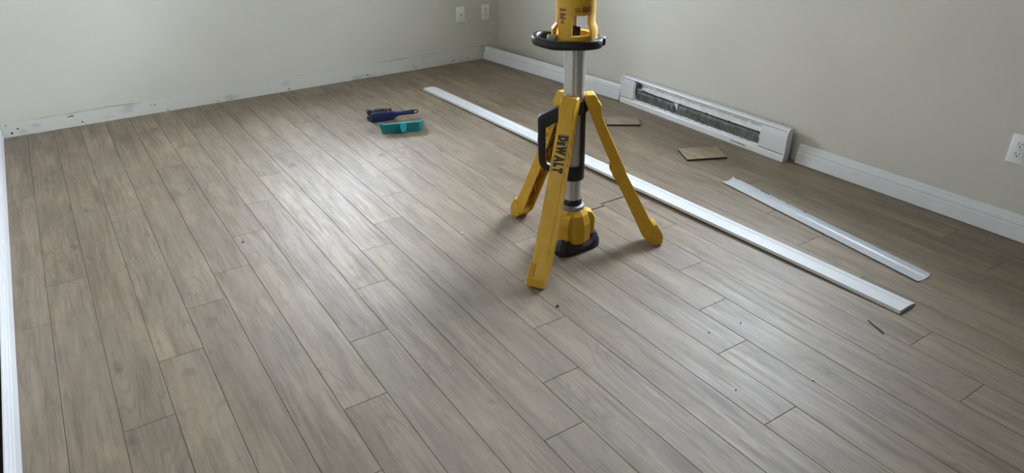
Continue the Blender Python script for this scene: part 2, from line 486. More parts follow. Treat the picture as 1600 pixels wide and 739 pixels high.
# ------------------------------------------------------------------ baseboards
BB = [(0, 0), (0.0125, 0), (0.0125, 0.052), (0.0105, 0.056), (0.0105, 0.060), (0.0125, 0.063), (0.0115, 0.074), (0.0085, 0.080),
      (0.0085, 0.084), (0.0065, 0.092), (0.0035, 0.0975), (0, 0.0975)]        # thickness, height
def baseboard_mesh(length, nseg=1, bow=0.0, chip=None):
    """runs along +x, face towards -y, standing on z = 0 with its back at y = 0"""
    bm = bmesh.new()
    secs = []
    for i in range(nseg+1):
        t = i/nseg
        d = bow*4*t*(1-t)
        secs.append([(length*t, -th + d, z) for th, z in BB])
    rings(bm, secs)
    return bm
def standing(name, p0, p1, lean, mat=M_TRIM):
    """front bottom edge from p0 to p1 (left to right as one faces the board), leaning back"""
    a, b_ = Vector((p0[0]*W, p0[1]*W, 0)), Vector((p1[0]*W, p1[1]*W, 0))
    d = b_-a
    bm = baseboard_mesh(d.length)
    bmesh.ops.translate(bm, verts=bm.verts, vec=(0, BB[1][0], 0))      # pivot on the front bottom edge
    bmesh.ops.rotate(bm, verts=bm.verts, cent=(0,0,0), matrix=Matrix.Rotation(-lean, 3, 'X'))
    zmin = min(v.co.z for v in bm.verts)
    bmesh.ops.translate(bm, verts=bm.verts, vec=(0, 0, -zmin))
    o = obj(name, bm, mat, loc=a, rot=(0, 0, math.atan2(d.y, d.x)))
    return o
o = standing('baseboard_left', (0.33, -8.0), (0.155, 35.65), 0.0)
tag(o, kind='structure')
o = standing('loose_baseboard', (24.0, 35.62), (25.12, 24.86), math.radians(14))
tag(o, 'white moulded baseboard propped along the right wall from corner to heater', 'baseboard')
o = standing('loose_baseboard', (25.40, 15.0), (25.82, -2.0), math.radians(11))
tag(o, 'white moulded baseboard propped along the right wall below the near outlet', 'baseboard')

# long baseboard lying face up
p0, p1 = Vector((18.19*W, 31.88*W, 0)), Vector((19.06*W, 7.02*W, 0))
d = p1-p0
bm = baseboard_mesh(d.length, 20)
# chipped far end and slight twist
bmesh.ops.rotate(bm, verts=bm.verts, cent=(0,0,0), matrix=Matrix.Rotation(math.radians(-90), 3, 'X'))   # face up
zmin = min(v.co.z for v in bm.verts)
ymin = min(v.co.y for v in bm.verts)
LIFT = 0.011
for v in bm.verts:
    v.co.z -= zmin
o = None
L_ = d.length
for v in bm.verts:
    t = v.co.x/L_
    v.co.z += LIFT*max(0, math.sin(math.pi*t))**0.8
    v.co.y -= 0.13*W*math.sin(math.pi*t)                 # the board is bowed sideways
ob = obj('loose_baseboard', bm, M_TRIM, loc=p0, rot=(0, 0, math.atan2(d.y, d.x)))
tag(ob, 'long white baseboard lying face up on the floor behind the yellow tripod', 'baseboard')
LONG = ob

# ------------------------------------------------------------------ nail holes on the far wall strip
for (x, z, r) in ((2.72, 0.46, .004), (2.80, 0.475, .0045), (2.87, 0.475, .0045), (3.17, 0.14, .0045), (3.27, 0.06, .003),
                  (6.06, 0.39, .003), (6.22, 0.39, .004), (6.72, 0.06, .004), (9.0, 0.08, .004), (12.5, 0.08, .005),
                  (16.8, 0.12, .005), (19.7, 0.10, .005), (22.1, 0.16, .005), (23.05, 0.16, .005), (0.5, 0.15, .006), (0.75, 0.30, .005)):
    bm = bmesh.new()
    lathe(bm, [(r, 0), (r*0.6, 0.0004)], 8)
    o = obj('nail_hole', bm, M_HOLE, wall_far, loc=(x*W, YF-0.0002, z*W), rot=(math.pi/2, 0, 0))

# ------------------------------------------------------------------ wall plates
def rrect(w, h, r, n=4):
    pts = []
    for cx, cy, a0 in ((w/2-r, h/2-r, 0), (-w/2+r, h/2-r, 90), (-w/2+r, -h/2+r, 180), (w/2-r, -h/2+r, 270)):
        for i in range(n+1):
            a = math.radians(a0+90*i/n); pts.append((cx+r*math.cos(a), cy+r*math.sin(a)))
    return pts
def plate_part(t):
    bm = bmesh.new()
    o1, o2 = rrect(0.070, 0.114, 0.004), rrect(0.064, 0.108, 0.003)
    rings(bm, [[(x, y, 0) for x, y in o1], [(x, y, 0.0035) for x, y in o1], [(x, y, 0.006) for x, y in o2]])
    return obj('cover_plate', bm, M_PLATE, t, smooth=True)
def screw(t, y):
    bm = bmesh.new(); lathe(bm, [(0.0034, 0.0055), (0.0034, 0.0068), (0.002, 0.0074)], 12, 0, y)
    s = obj('screw', bm, M_PLATE, t, smooth=True)
    bm = bmesh.new(); box(bm, -0.0028, 0.0028, y-0.0005, y+0.0005, 0.0072, 0.0077); obj('screw_slot', bm, M_GREY, s)
def socket(t, y):
    bm = bmesh.new()
    pts = [(x, max(-0.0125, min(0.0125, yy))) for x, yy in [(0.0172*math.cos(math.radians(a)), 0.0172*math.sin(math.radians(a))) for a in range(0, 360, 15)]]
    rings(bm, [[(px, y+py, 0.0055) for px, py in pts], [(px, y+py, 0.0076) for px, py in pts]])
    s = obj('socket', bm, M_PLATE, t)
    for x, w_, h_ in ((-0.0063, 0.0022, 0.0085), (0.0063, 0.0022, 0.0068)):
        bm = bmesh.new(); box(bm, x-w_/2, x+w_/2, y+0.0035-h_/2, y+0.0035+h_/2, 0.0072, 0.0079); obj('slot', bm, M_HOLE, s)
    bm = bmesh.new(); lathe(bm, [(0.0027, 0.0072), (0.0027, 0.0079)], 12, 0, y-0.0065); obj('slot', bm, M_HOLE, s)
def outlet(label, loc, rz):
    t = thing('power_outlet', label, 'outlet', loc, (math.pi/2, 0, rz))
    plate_part(t); socket(t, 0.0195); socket(t, -0.0195); screw(t, 0)
    return t
outlet('white duplex power outlet on the far wall beside the corner', (24.33*W, YF, 2.64*W), 0)
outlet('white duplex power outlet on the right wall above the propped baseboard', (xr(8.06*W), 8.06*W, 2.63*W), -math.pi/2 - ang)
t = thing('cable_plate', 'white cable jack wall plate with one dark centre hole on far wall', 'wall plate', (22.69*W, YF, 2.66*W), (math.pi/2, 0, 0))
plate_part(t); screw(t, 0.0415); screw(t, -0.0415)
bm = bmesh.new(); lathe(bm, [(0.0055, 0.0055), (0.0055, 0.0085), (0.0045, 0.010)], 6); j = obj('cable_jack', bm, M_GREY, t)
bm = bmesh.new(); lathe(bm, [(0.0035, 0.0095), (0.003, 0.0107)], 10); obj('jack_hole', bm, M_HOLE, j)

# ------------------------------------------------------------------ baseboard heater
HY0, HY1 = 15.28*W, 24.74*W
HL = HY1-HY0
hx = (xr(HY0)+xr(HY1))/2
hang = math.atan2(xr(HY1)-xr(HY0), HL)
# local x along the wall seen left to right, y towards the room negative, z up
H = thing('baseboard_heater', 'white electric baseboard heater with front cover off and grey fins showing', 'heater',
          ((25.12+.325)*W, HY1, 0), (0, 0, -math.pi/2 - 0.005))
H.scale = (1, 0.8, 1)
D, HH = 0.056, 0.165
def hbox(name, x0, x1, y0, y1, z0, z1, mat, parent=H, bev=0.0):
    bm = bmesh.new(); box(bm, x0, x1, y0, y1, z0, z1, None, bev); return obj(name, bm, mat, parent)
bp_ = hbox('back_panel', 0.004, HL-0.004, -0.006, -0.001, 0.012, HH-0.006, M_HEATIN)
# reflector step behind the element, with its row of punched holes
bm = bmesh.new()
prism(bm, [(-0.006, 0.150), (-0.009, 0.148), (-0.013, 0.122), (-0.030, 0.107), (-0.030, 0.104), (-0.006, 0.104)], 0.119, HL-0.161,
      Matrix(((0,0,1,0),(1,0,0,0),(0,1,0,0),(0,0,0,1))))
refl = obj('reflector', bm, M_HEATIN, H)
# top cover: rounded front edge
prof = [(-0.001, HH), (-0.001, HH-0.003), (-0.024, HH-0.005), (-0.030, HH-0.008), (-0.034, HH-0.013), (-0.036, HH-0.012),
        (-0.033, HH-0.006), (-0.027, HH-0.001), (-0.022, HH)]
bm = bmesh.new(); rings(bm, [[(x, a, b_) for a, b_ in prof] for x in (0.002, HL-0.002)])
obj('top_cover', bm, M_HEAT, H, smooth=True)
# bottom strip, flaring to the room
prof = [(-0.004, 0.0), (-D, 0.0), (-D, 0.003), (-D+0.004, 0.026), (-D+0.009, 0.032), (-D+0.013, 0.032), (-D+0.008, 0.024), (-D+0.004, 0.004), (-0.004, 0.004)]
bm = bmesh.new(); rings(bm, [[(x, a, b_) for a, b_ in prof] for x in (0.003, HL-0.003)])
obj('bottom_strip', bm, M_HEAT, H)
capp = [(-0.001, 0.0), (-D+0.002, 0.0), (-D+0.003, 0.030), (-0.049, 0.036), (-0.0500, 0.112), (-0.0480, 0.135), (-0.043, 0.152), (-0.035, 0.1625), (-0.025, 0.167), (-0.001, 0.167)]
facep = [(-0.001, 0.036), (-0.0495, 0.037), (-0.0492, 0.112), (-0.0465, 0.133), (-0.041, 0.1485), (-0.037, 0.150), (-0.001, 0.150)]
def endcap(x0, x1, xs0, xs1):
    c = bmesh.new(); rings(c, [[(x, a, b_) for a, b_ in facep] for x in (x0, x1)])
    o = obj('end_cap', c, M_HEAT, H, smooth=True)
    c = bmesh.new()
    rings(c, [[(x, a, b_) for a, b_ in capp] for x in (xs0, xs1)])
    obj('end_plate', c, M_HEAT, o, smooth=True)
endcap(0.006, 0.118, 0.0, 0.006)
endcap(HL-0.160, HL-0.006, HL-0.006, HL)
# panel seams on the right cap
# heating element: rod and pressed fins
bm = bmesh.new()
n_f = 150
ex0, ex1 = 0.135, HL-0.172
for i in range(n_f):
    x = ex0 + (ex1-ex0)*i/(n_f-1)
    if abs(i-54) < 2: continue
    j_ = random.uniform(-0.0012, 0.0012)
    pts = [(-0.012, 0.052+j_), (-0.039, 0.049+j_), (-0.040, 0.084+j_), (-0.033, 0.097+j_), (-0.012, 0.097+j_)]
    rings(bm, [[(x+dx+random.uniform(-.0006,.0006), a, b_) for a, b_ in pts] for dx in (0, 0.0028)])
fins = tag(obj('element_fins', bm, M_FIN, H), kind='stuff')
bm = bmesh.new(); tube(bm, [(0.09, -0.028, 0.074), (HL-0.18, -0.028, 0.074)], 0.006, 10)
obj('heating_rod', bm, M_GREY, H, smooth=True)
# lower ledge with teeth-like slots under the element
bm = bmesh.new(); prism(bm, [(-0.006, 0.030), (-0.006, 0.040), (-0.036, 0.046), (-0.046, 0.035), (-0.044, 0.030)], 0.119, HL-0.161,
      Matrix(((0,0,1,0),(1,0,0,0),(0,1,0,0),(0,0,0,1))))
ledge = obj('lower_ledge', bm, M_HEATIN, H)
bm = bmesh.new()
for i in range(46):
    x = 0.165 + (HL-0.345)*i/45
    if i % 6 == 5: continue
    box(bm, x-0.0022, x+0.0022, -0.0135, -0.0095, 0.129, 0.134)
tag(obj('punched_holes', bm, M_HOLE, refl), kind='stuff')
bm = bmesh.new()
for i in range(58):
    x = 0.15 + (HL-0.33)*i/57
    hgt = random.choice((0.004, 0.006, 0.009))
    box(bm, x-0.0018, x+0.0018, -0.0415-0.002, -0.0395, 0.049-hgt, 0.049)
tag(obj('punched_slots', bm, M_HOLE, ledge), kind='stuff')
bm = bmesh.new(); prism(bm, [(0.455, 0.104), (0.490, 0.104), (0.482, 0.078), (0.478, 0.062), (0.472, 0.078)], -0.0425, -0.0405,
      Matrix(((1,0,0,0),(0,0,1,0),(0,1,0,0),(0,0,0,1))))
obj('support_bracket', bm, M_HEAT, H)
cl = []
wire = smooth_path([(0.15, -0.036, 0.122), (0.19, -0.0385, 0.112), (0.33, -0.039, 0.105), (0.37, -0.039, 0.108), (0.43, -0.039, 0.104), (0.52, -0.039, 0.104),
                    (0.70, -0.039, 0.104), (0.86, -0.039, 0.104), (1.06, -0.039, 0.103)], 5)
bm = bmesh.new(); tube(bm, wire, 0.0018, 6); sw = obj('sensor_wire', bm, M_DARK, H, smooth=True)
for x in (0.19, 0.34, 0.50, 0.70, 0.86, 1.05):
    bm = bmesh.new(); box(bm, x-0.006, x+0.006, -0.042, -0.034, 0.1005, 0.1085, None, 0.002); obj('wire_clip', bm, M_DARK, sw)
bm = bmesh.new(); lathe(bm, [(0.016, 0), (0.016, 0.012), (0.011, 0.016)], 16)
th_ = obj('thermal_limiter', bm, M_DARK, H, smooth=True, loc=(0.142, -0.022, 0.126), rot=(math.pi/2, 0, 0))
bm = bmesh.new(); tube(bm, smooth_path([(0.134, -0.039, 0.118), (0.130, -0.041, 0.100), (0.136, -0.041, 0.086), (0.128, -0.041, 0.066)]), 0.003, 6)
obj('lead_wire', bm, M_DARK, H, smooth=True)
bm = bmesh.new(); tube(bm, smooth_path([(0.150, -0.036, 0.134), (0.160, -0.032, 0.137), (0.164, -0.026, 0.130)]), 0.0024, 6)
obj('lead_wire', bm, M_DARK, H, smooth=True)
hbox('terminal_bracket', 0.1185, 0.128, -0.044, -0.010, 0.040, 0.142, M_HEATIN)
hbox('terminal_screw', 0.1205, 0.126, -0.0455, -0.0435, 0.083, 0.089, M_HOLE)
hbox('cap_clip', HL-0.167, HL-0.1605, -0.046, -0.030, 0.078, 0.096, M_HEAT, bev=0.002)
# faint grey rating print on the bottom strip
bm = bmesh.new()
x = HL-0.335
for wd in (0.010, 0.006, 0.008, 0.007, 0.012, 0.006, 0.009, 0.011, 0.007, 0.010, 0.007):
    box(bm, x, x+wd*0.8, -D+0.0005, -D+0.0018, 0.009+random.uniform(0, .002), 0.018+random.uniform(-.001, .002)); x += wd*1.12
lp = obj('rating_print', bm, M_GRINK, H)

# ------------------------------------------------------------------ removed heater cover lying on the floor
p0, p1 = Vector((21.70*W, 15.27*W, 0)), Vector((20.90*W, 7.62*W, 0))
d = p1-p0
bm = bmesh.new()
cp = [(0, 0.006), (0.002, 0.0035), (0.018, 0.0012), (0.040, 0.001), (0.054, 0.003), (0.062, 0.009), (0.0655, 0.016), (0.0675, 0.0155), (0.064, 0.0075), (0.055, 0.0012), (0.040, 0.0), (0.018, 0.0), (0.001, 0.0022), (-0.001, 0.005)]
rings(bm, [[(d.length*i/8, y, z+0.0005) for y, z in cp] for i in range(9)])
cov = obj('heater_cover', bm, simple('grey_white_enamel', (0.56, 0.58, 0.62), 0.3, vary=0.03), None, smooth=True, loc=p0, rot=(0, 0, math.atan2(d.y, d.x)))
tag(cov, 'thin curved white metal heater cover lying on floor beside the long baseboard', 'heater cover')
for (a, b_) in ((0.02, 0.07), (0.285, 0.375), (0.455, 0.462), (0.53, 0.545), (0.685, 0.705)):
    bm = bmesh.new(); box(bm, d.length*a*0.62, d.length*b_*0.62, 0.0650, 0.0685, 0.010, 0.0172); obj('foam_pad', bm, M_DARK, cov)

# ------------------------------------------------------------------ plank offcuts
def offcut(label, quad, group=None):
    """quad: near-left, near-right, far-right, far-left on the floor in plank widths"""
    q = [Vector((a*W, b_*W, 0)) for a, b_ in quad]
    c = sum(q, Vector())/4
    t = thing('plank_offcut', label, 'plank offcut', c)
    loc = [p-c for p in q]
    bm = bmesh.new(); prism(bm, [(p.x, p.y) for p in loc], 0.0075, 0.0105, None, 0.0005); obj('printed_face', bm, M_WOOD_CUT, t)
    bm = bmesh.new(); prism(bm, [(p.x*0.975, p.y*0.975) for p in loc], 0.0052, 0.0075); obj('groove', bm, M_HOLE, t)
    bm = bmesh.new(); prism(bm, [(p.x*1.01, p.y*1.01) for p in loc], 0.0, 0.0052); obj('plank_core', bm, M_CORE, t)
    return t
offcut('small brown plank offcut behind the right tripod leg, near the heater left end', [(22.28, 22.30), (23.46, 21.47), (24.02, 22.25), (22.86, 23.05)])
offcut('larger brown plank offcut lying before the middle of the heater', [(22.17, 17.40), (23.62, 16.73), (24.17, 17.80), (22.68, 18.42)])

# ------------------------------------------------------------------ hand brush
bx, by = 13.93*W, 28.55*W
B = thing('hand_brush', 'navy blue hand brush with dark bristles lying on its side behind the dustpan', 'brush', (bx, by, 0), (0, 0, math.radians(-13)))
bm = bmesh.new()
# block: back faces the viewer, standing on its long edge
secs = []
for x, zc, hz in ((0.0, 0.028, 0.014), (0.004, 0.028, 0.022), (0.012, 0.028, 0.0265), (0.07, 0.029, 0.0265), (0.11, 0.031, 0.0235), (0.145, 0.033, 0.0185)):
    secs.append([(x, y_, zc+s_*hz) for y_, s_ in ((0.0, -0.8), (0.0, 0.8), (0.004, 1.0), (0.018, 1.0), (0.018, -1.0), (0.004, -1.0))])
rings(bm, secs); obj('brush_head', bm, M_NAVY, B, smooth=True)
bm = bmesh.new()
secs = []
for x, zc, hz, hy in ((0.140, 0.033, 0.0175, 0.008), (0.154, 0.034, 0.0145, 0.009), (0.175, 0.035, 0.0120, 0.009), (0.21, 0.036, 0.0125, 0.009), (0.245, 0.0365, 0.0140, 0.008), (0.272, 0.0365, 0.0125, 0.006), (0.281, 0.0365, 0.007, 0.005)):
    secs.append([(x, 0.009 + hy*math.cos(2*math.pi*k/12), zc + hz*math.sin(2*math.pi*k/12)) for k in range(12)])
rings(bm, secs); hd = obj('handle', bm, M_NAVY, B, smooth=True)
bm = bmesh.new(); lathe(bm, [(0.0062, 0), (0.0062, 0.0012)], 14)
bmesh.ops.scale(bm, vec=(1.35, 0.85, 1), verts=bm.verts)
hh_ = obj('hanging_hole', bm, simple('pale_hole_rim', (0.55, 0.53, 0.52), 0.6), hd, loc=(0.264, 0.0032, 0.0372), rot=(math.pi/2, 0, 0))
bm = bmesh.new()
for i in range(26):
    for j_ in range(8):
        x = 0.004 + 0.122*i/25; z = 0.008 + 0.042*j_/7
        fx = (x-0.066)/0.066; fz = (z-0.029)/0.022
        tip = Vector((x + 0.014*fx*abs(fx) + random.uniform(-.003, .003) - 0.003, 0.066+random.uniform(-.006, .006), max(0.0015, z + 0.008*fz + random.uniform(-.003, .003))))
        base = Vector((x, 0.017, z))
        a = [base+Vector((dx, 0, dz)) for dx, dz in ((-.0022, -.0022), (.0022, -.0022), (0, .0026))]
        b_ = [tip+Vector((dx*1.25, 0, max(dz, -0.0015)*1.25)) for dx, dz in ((-.0022, -.0012), (.0022, -.0012), (0, .0026))]
        rings(bm, [a, b_])
tag(obj('bristles', bm, M_BRIS, B), kind='stuff')

# ------------------------------------------------------------------ dustpan (its back to the viewer)
DPW = 0.222
dq0, dq1 = Vector((13.72*W, 26.90*W, 0)), Vector((15.36*W, 26.30*W, 0))
DP = thing('dustpan', 'teal plastic dustpan lying on the floor with its back towards the viewer', 'dustpan', dq0, (0, 0, math.atan2(dq1.y-dq0.y, dq1.x-dq0.x)))
hgt, dep = 0.058, 0.17
wt = 0.0025
bm = bmesh.new()
# plan outline of the pan: chamfered back corners
def pan_loop(inset, z, flare):
    c = 0.022
    return [(c+inset*0.6, inset-flare, z), (DPW-c-inset*0.6, inset-flare, z), (DPW-inset+flare, c+inset-flare*0.5, z), ]
outer = [(0.02, 0.0), (DPW-0.02, 0.0), (DPW, 0.022), (DPW+0.006, dep)]
inner_l = (-0.006, dep); lft = (0.0, 0.022)
plan = [inner_l, lft] + outer
def ztop(p):
    return hgt if p[1] < 0.03 else hgt + (0.010-hgt)*(p[1]-0.022)/(dep-0.022)
cx_, cy_ = DPW/2, dep*0.5
bot, top_, topi, boti = [], [], [], []
for p in plan:
    fl = 1.0
    out = Vector((p[0]-cx_, (p[1]-cy_) if p[1] < 0.1 else 0)).normalized()
    b_ = Vector((p[0], p[1]))
    tp = b_ + out*0.010*(1 if p[1] < 0.1 else 0.3)
    bot.append(bm.verts.new((b_.x, b_.y, 0.001)))
    top_.append(bm.verts.new((tp.x, tp.y, ztop(p))))
    topi.append(bm.verts.new((tp.x-out.x*wt, tp.y-out.y*wt, ztop(p))))
    boti.append(bm.verts.new((b_.x-out.x*wt, b_.y-out.y*wt, 0.0035)))
for i in range(len(plan)-1):
    bm.faces.new((bot[i], bot[i+1], top_[i+1], top_[i]))
    bm.faces.new((top_[i], top_[i+1], topi[i+1], topi[i]))
    bm.faces.new((topi[i], topi[i+1], boti[i+1], boti[i]))
bm.faces.new(bot[::-1]); bm.faces.new(boti)
for i in (0, -1): bm.faces.new((bot[i], top_[i], topi[i], boti[i]))
bm.faces.new((bot[0], boti[0], boti[-1], bot[-1]))
tops = [v.co.copy() for v in top_]
obj('pan', bm, M_TEAL, DP)
bm = bmesh.new(); tube(bm, [(v.x, v.y, v.z) for v in tops], 0.0042, 6); obj('rim', bm, M_TEALL, DP)
# ribbed corner pieces
for s_ in (0, 1):
    bm = bmesh.new()
    xx = DPW if s_ else 0.0
    a, b_ = (tops[4], tops[3]) if s_ else (tops[1], tops[2])
    for k in (0.15, 0.5, 0.85):
        q = a.lerp(b_, k); q0 = Vector((plan[4][0], plan[4][1], 0.004)).lerp(Vector((plan[3][0], plan[3][1], 0.004)), k) if s_ else Vector((plan[1][0], plan[1][1], 0.004)).lerp(Vector((plan[2][0], plan[2][1], 0.004)), k)
        tube(bm, [q0, q], 0.0034, 6)
    obj('corner_rib', bm, M_TEALL, DP)
# hanging clip in the middle of the back
mx_ = DPW*0.53
bm = bmesh.new()
pts = [(0.019*math.cos(math.radians(a)), 0.019*math.sin(math.radians(a))) for a in range(-50, 231, 20)]
pts = pts + [(-0.011, -0.030), (0.011, -0.030)]
prism(bm, pts, 0, 0.008, Matrix.Translation((mx_, -0.0085, 0.040)) @ Matrix.Rotation(math.radians(82), 4, 'X'), 0.0015)
hk = obj('clip', bm, M_TEALL, DP)
bm = bmesh.new()
pts = [(mx_+0.010*math.cos(math.radians(a)), -0.0150, 0.044+0.010*math.sin(math.radians(a))) for a in range(180, 361, 15)]
tube(bm, pts, 0.0022, 6); obj('clip_hook', bm, M_TEAL, hk)
bm = bmesh.new(); box(bm, mx_-0.006, mx_+0.006, -0.0145, -0.011, 0.016, 0.022, None, 0.001); obj('clip_slot', bm, M_TEAL, hk)

# ------------------------------------------------------------------ tripod work light
TC = Vector((14.41*W, 14.63*W, 0))
TR = thing('tripod_work_light', 'yellow and black tripod work light with silver pole standing on the plank floor', 'work light', TC, (0, 0, math.radians(-38.53)))
LEAN = -0.0127                       # the pole leans a touch to the left
def lean(bm):
    for v in bm.verts: v.co.x += LEAN*(v.co.z-1.5*W) 
    return bm
# --- pole: ribbed aluminium tubes
def ribbed(r, z0, z1, seg=72):
    sec = []
    for i in range(seg):
        a = 2*math.pi*i/seg
        k = (i*12/seg) % 1.0
        rr = r*(1.0 - 0.035*(k < 0.17) )
        if int(i*6/seg) % 2: rr *= 0.992
        sec.append((rr*math.cos(a), rr*math.sin(a)))
    b = bmesh.new(); rings(b, [[(x, y, z) for x, y in sec] for z in (z0, z1)])
    return lean(b)
obj('lower_pole', ribbed(0.252*W, 1.2*W, 2.6*W), M_ALU, TR, smooth=True)
obj('upper_pole', ribbed(0.288*W, 2.45*W, 6.0*W), M_ALU, TR, smooth=True)
# --- base foot
AZ = [math.radians(a) for a in (131.5, -109.4, 8.5)]
def lobes(rb, rl, n=36, power=6, zz=0.0, dz=0.0):
    pts = []
    for i in range(n):
        a = 2*math.pi*i/n
        m_ = max(math.cos(a-q) for q in AZ)
        m_ = max(0, m_)
        k = m_**power
        pts.append(((rb+(rl-rb)*k)*math.cos(a), (rb+(rl-rb)*k)*math.sin(a), zz + dz*k))
    return pts
bm = bmesh.new()
rings(bm, [lobes(.46*W, .74*W, 36, 7, 0.004), lobes(.56*W, .86*W, 36, 7, .05*W), lobes(.60*W, .87*W, 36, 7, .10*W, .1*W), lobes(.63*W, .80*W, 36, 9, .22*W, .16*W), lobes(.60*W, .72*W, 36, 12, .27*W, .24*W), lobes(.40*W, .55*W, 36, 12, .30*W, .22*W)])
bmesh.ops.translate(bm, verts=bm.verts, vec=(0, 0, -0.004))
obj('base_pad', bm, M_RUB, TR)
def hexa(r, z, rot=0.0, n=9):
    return [(r*math.cos(2*math.pi*i/n+rot), r*math.sin(2*math.pi*i/n+rot), z) for i in range(n)]
bm = bmesh.new()
rings(bm, [hexa(.55*W, .24*W, .2, 12), hexa(.59*W, .32*W, .2, 12), hexa(.585*W, .85*W, .2, 12), hexa(.50*W, 1.13*W, .2, 12), hexa(.37*W, 1.28*W, .2, 12)])
base = obj('base_housing', bm, M_YEL, TR)
for a in AZ:
    bm = bmesh.new()
    prism(bm, [(0.30*W, 0.36*W), (0.66*W, 0.44*W), (0.68*W, 0.95*W), (0.58*W, 1.13*W), (0.40*W, 1.20*W), (0.30*W, 1.10*W)], -0.15*W, 0.15*W,
          Matrix.Rotation(a, 4, 'Z') @ Matrix(((1,0,0,0),(0,0,-1,0),(0,1,0,0),(0,0,0,1))), 0.0035, 2)
    obj('base_lobe', bm, M_YEL, base)
bm = bmesh.new(); lathe(bm, [(.36*W, 1.25*W), (.37*W, 1.29*W), (.36*W, 1.36*W), (.30*W, 1.40*W)], 36, tilt=0)
obj('base_collar', bm, M_GREY, TR, smooth=True)
bm = bmesh.new(); lathe(bm, [(.275*W, 1.36*W), (.285*W, 1.40*W), (.285*W, 1.50*W), (.262*W, 1.56*W)], 36)
obj('pole_seal', bm, M_BLK, TR, smooth=True)
# --- sleeve: two rings joined by upright bars, the pole shows between them
bm = bmesh.new()
def annulus(bm, r0, r1, z0, z1, seg=40):
    ri = [[(r*math.cos(2*math.pi*i/seg), r*math.sin(2*math.pi*i/seg), z) for i in range(seg)] for r, z in ((r0, z0), (r1-.008*W, z0), (r1, z0+.02*W), (r1, z1-.02*W), (r1-.008*W, z1), (r0, z1))]
    rv = [[bm.verts.new(p) for p in s] for s in ri]
    for a, b_ in zip(rv, rv[1:]+rv[:1]):
        for i in range(seg): bm.faces.new((a[i], a[(i+1) % seg], b_[(i+1) % seg], b_[i]))
annulus(bm, .275*W, .335*W, 2.20*W, 2.62*W)
annulus(bm, .285*W, .335*W, 4.14*W, 4.46*W)
def sector(bm, r0, r1, a0, a1, z0, z1, n=5):
    pts = [(r1*math.cos(a0+(a1-a0)*i/n), r1*math.sin(a0+(a1-a0)*i/n)) for i in range(n+1)] + [(r0*math.cos(a1-(a1-a0)*i/n), r0*math.sin(a1-(a1-a0)*i/n)) for i in range(n+1)]
    prism(bm, pts, z0, z1)
for a0, a1 in ((-48, 20), (70, 140), (170, 250)):
    sector(bm, .291*W, .334*W, math.radians(a0), math.radians(a1), 2.60*W, 4.16*W, 8)
sleeve = obj('leg_sleeve', lean(bm), M_BLK, TR, smooth=True)
for a in AZ:                                            # hinge lugs
    bm = bmesh.new()
    mt = Matrix.Rotation(a, 4, 'Z') @ Matrix(((1,0,0,0),(0,0,-1,0),(0,1,0,0),(0,0,0,1)))
    prism(bm, [(0.28*W, 4.10*W), (0.44*W, 4.28*W), (0.48*W, 4.42*W), (0.40*W, 4.50*W), (0.28*W, 4.46*W)], -0.14*W, 0.14*W, mt, 0.003)
    lug = obj('hinge_lug', lean(bm), M_BLK, sleeve)
    bm = bmesh.new()
    tube(bm, [mt @ Vector((0.41*W, 4.42*W, -0.2*W)), mt @ Vector((0.41*W, 4.42*W, 0.2*W))], 0.045*W, 10)
    obj('hinge_pin', bm, M_ALU, lug, smooth=True)
# --- carry handle
def sweep_rect(bm, path, w, h, axis):
    """rounded-rectangle sweep along a path in the xz plane"""
    path = [Vector(p) for p in path]; secs = []
    ax = Vector(axis)
    for i, p in enumerate(path):
        t_ = (path[min(i+1, len(path)-1)]-path[max(i-1, 0)]).normalized(); nn = ax.cross(t_).normalized()
        ring_ = []
        for k in range(12):
            a = 2*math.pi*k/12; c_, s_ = math.cos(a), math.sin(a)
            c_ = math.copysign(abs(c_)**0.6, c_); s_ = math.copysign(abs(s_)**0.6, s_)
            ring_.append(p + ax*(w*c_) + nn*(h*s_))
        secs.append(ring_)
    rings(bm, secs)
bm = bmesh.new()
hp = [(-.70, 4.00), (-.84, 3.93), (-.88, 3.80), (-.88, 3.65), (-.878, 3.2), (-.87, 2.8), (-.84, 2.62), (-.74, 2.52), (-.54, 2.44), (-.30, 2.40)]
sweep_rect(bm, smooth_path([(x*W, 0, z*W) for x, z in hp], 4), .12*W, .112*W, (0, 1, 0))
ch = obj('carry_handle', lean(bm), M_BLK, TR, smooth=True)
bm = bmesh.new()
prism(bm, [(x*W, z*W) for x, z in ((-.99, 3.84), (-.985, 3.96), (-.93, 4.05), (-.52, 4.25), (-.28, 4.34), (-.28, 3.92), (-.56, 3.86), (-.74, 3.74), (-.80, 3.66))], -.115*W, .115*W,
      Matrix(((1,0,0,0),(0,0,1,0),(0,1,0,0),(0,0,0,1))), .03*W, 2)
obj('handle_arm', lean(bm), M_BLK, ch, smooth=True)
for z in (3.38, 3.32, 3.26):
    bm = bmesh.new(); box(bm, -.995*W, -.762*W, -.123*W, .123*W, z*W, (z+.025)*W, None, .006*W); obj('grip_ring', lean(bm), M_RUB, ch)
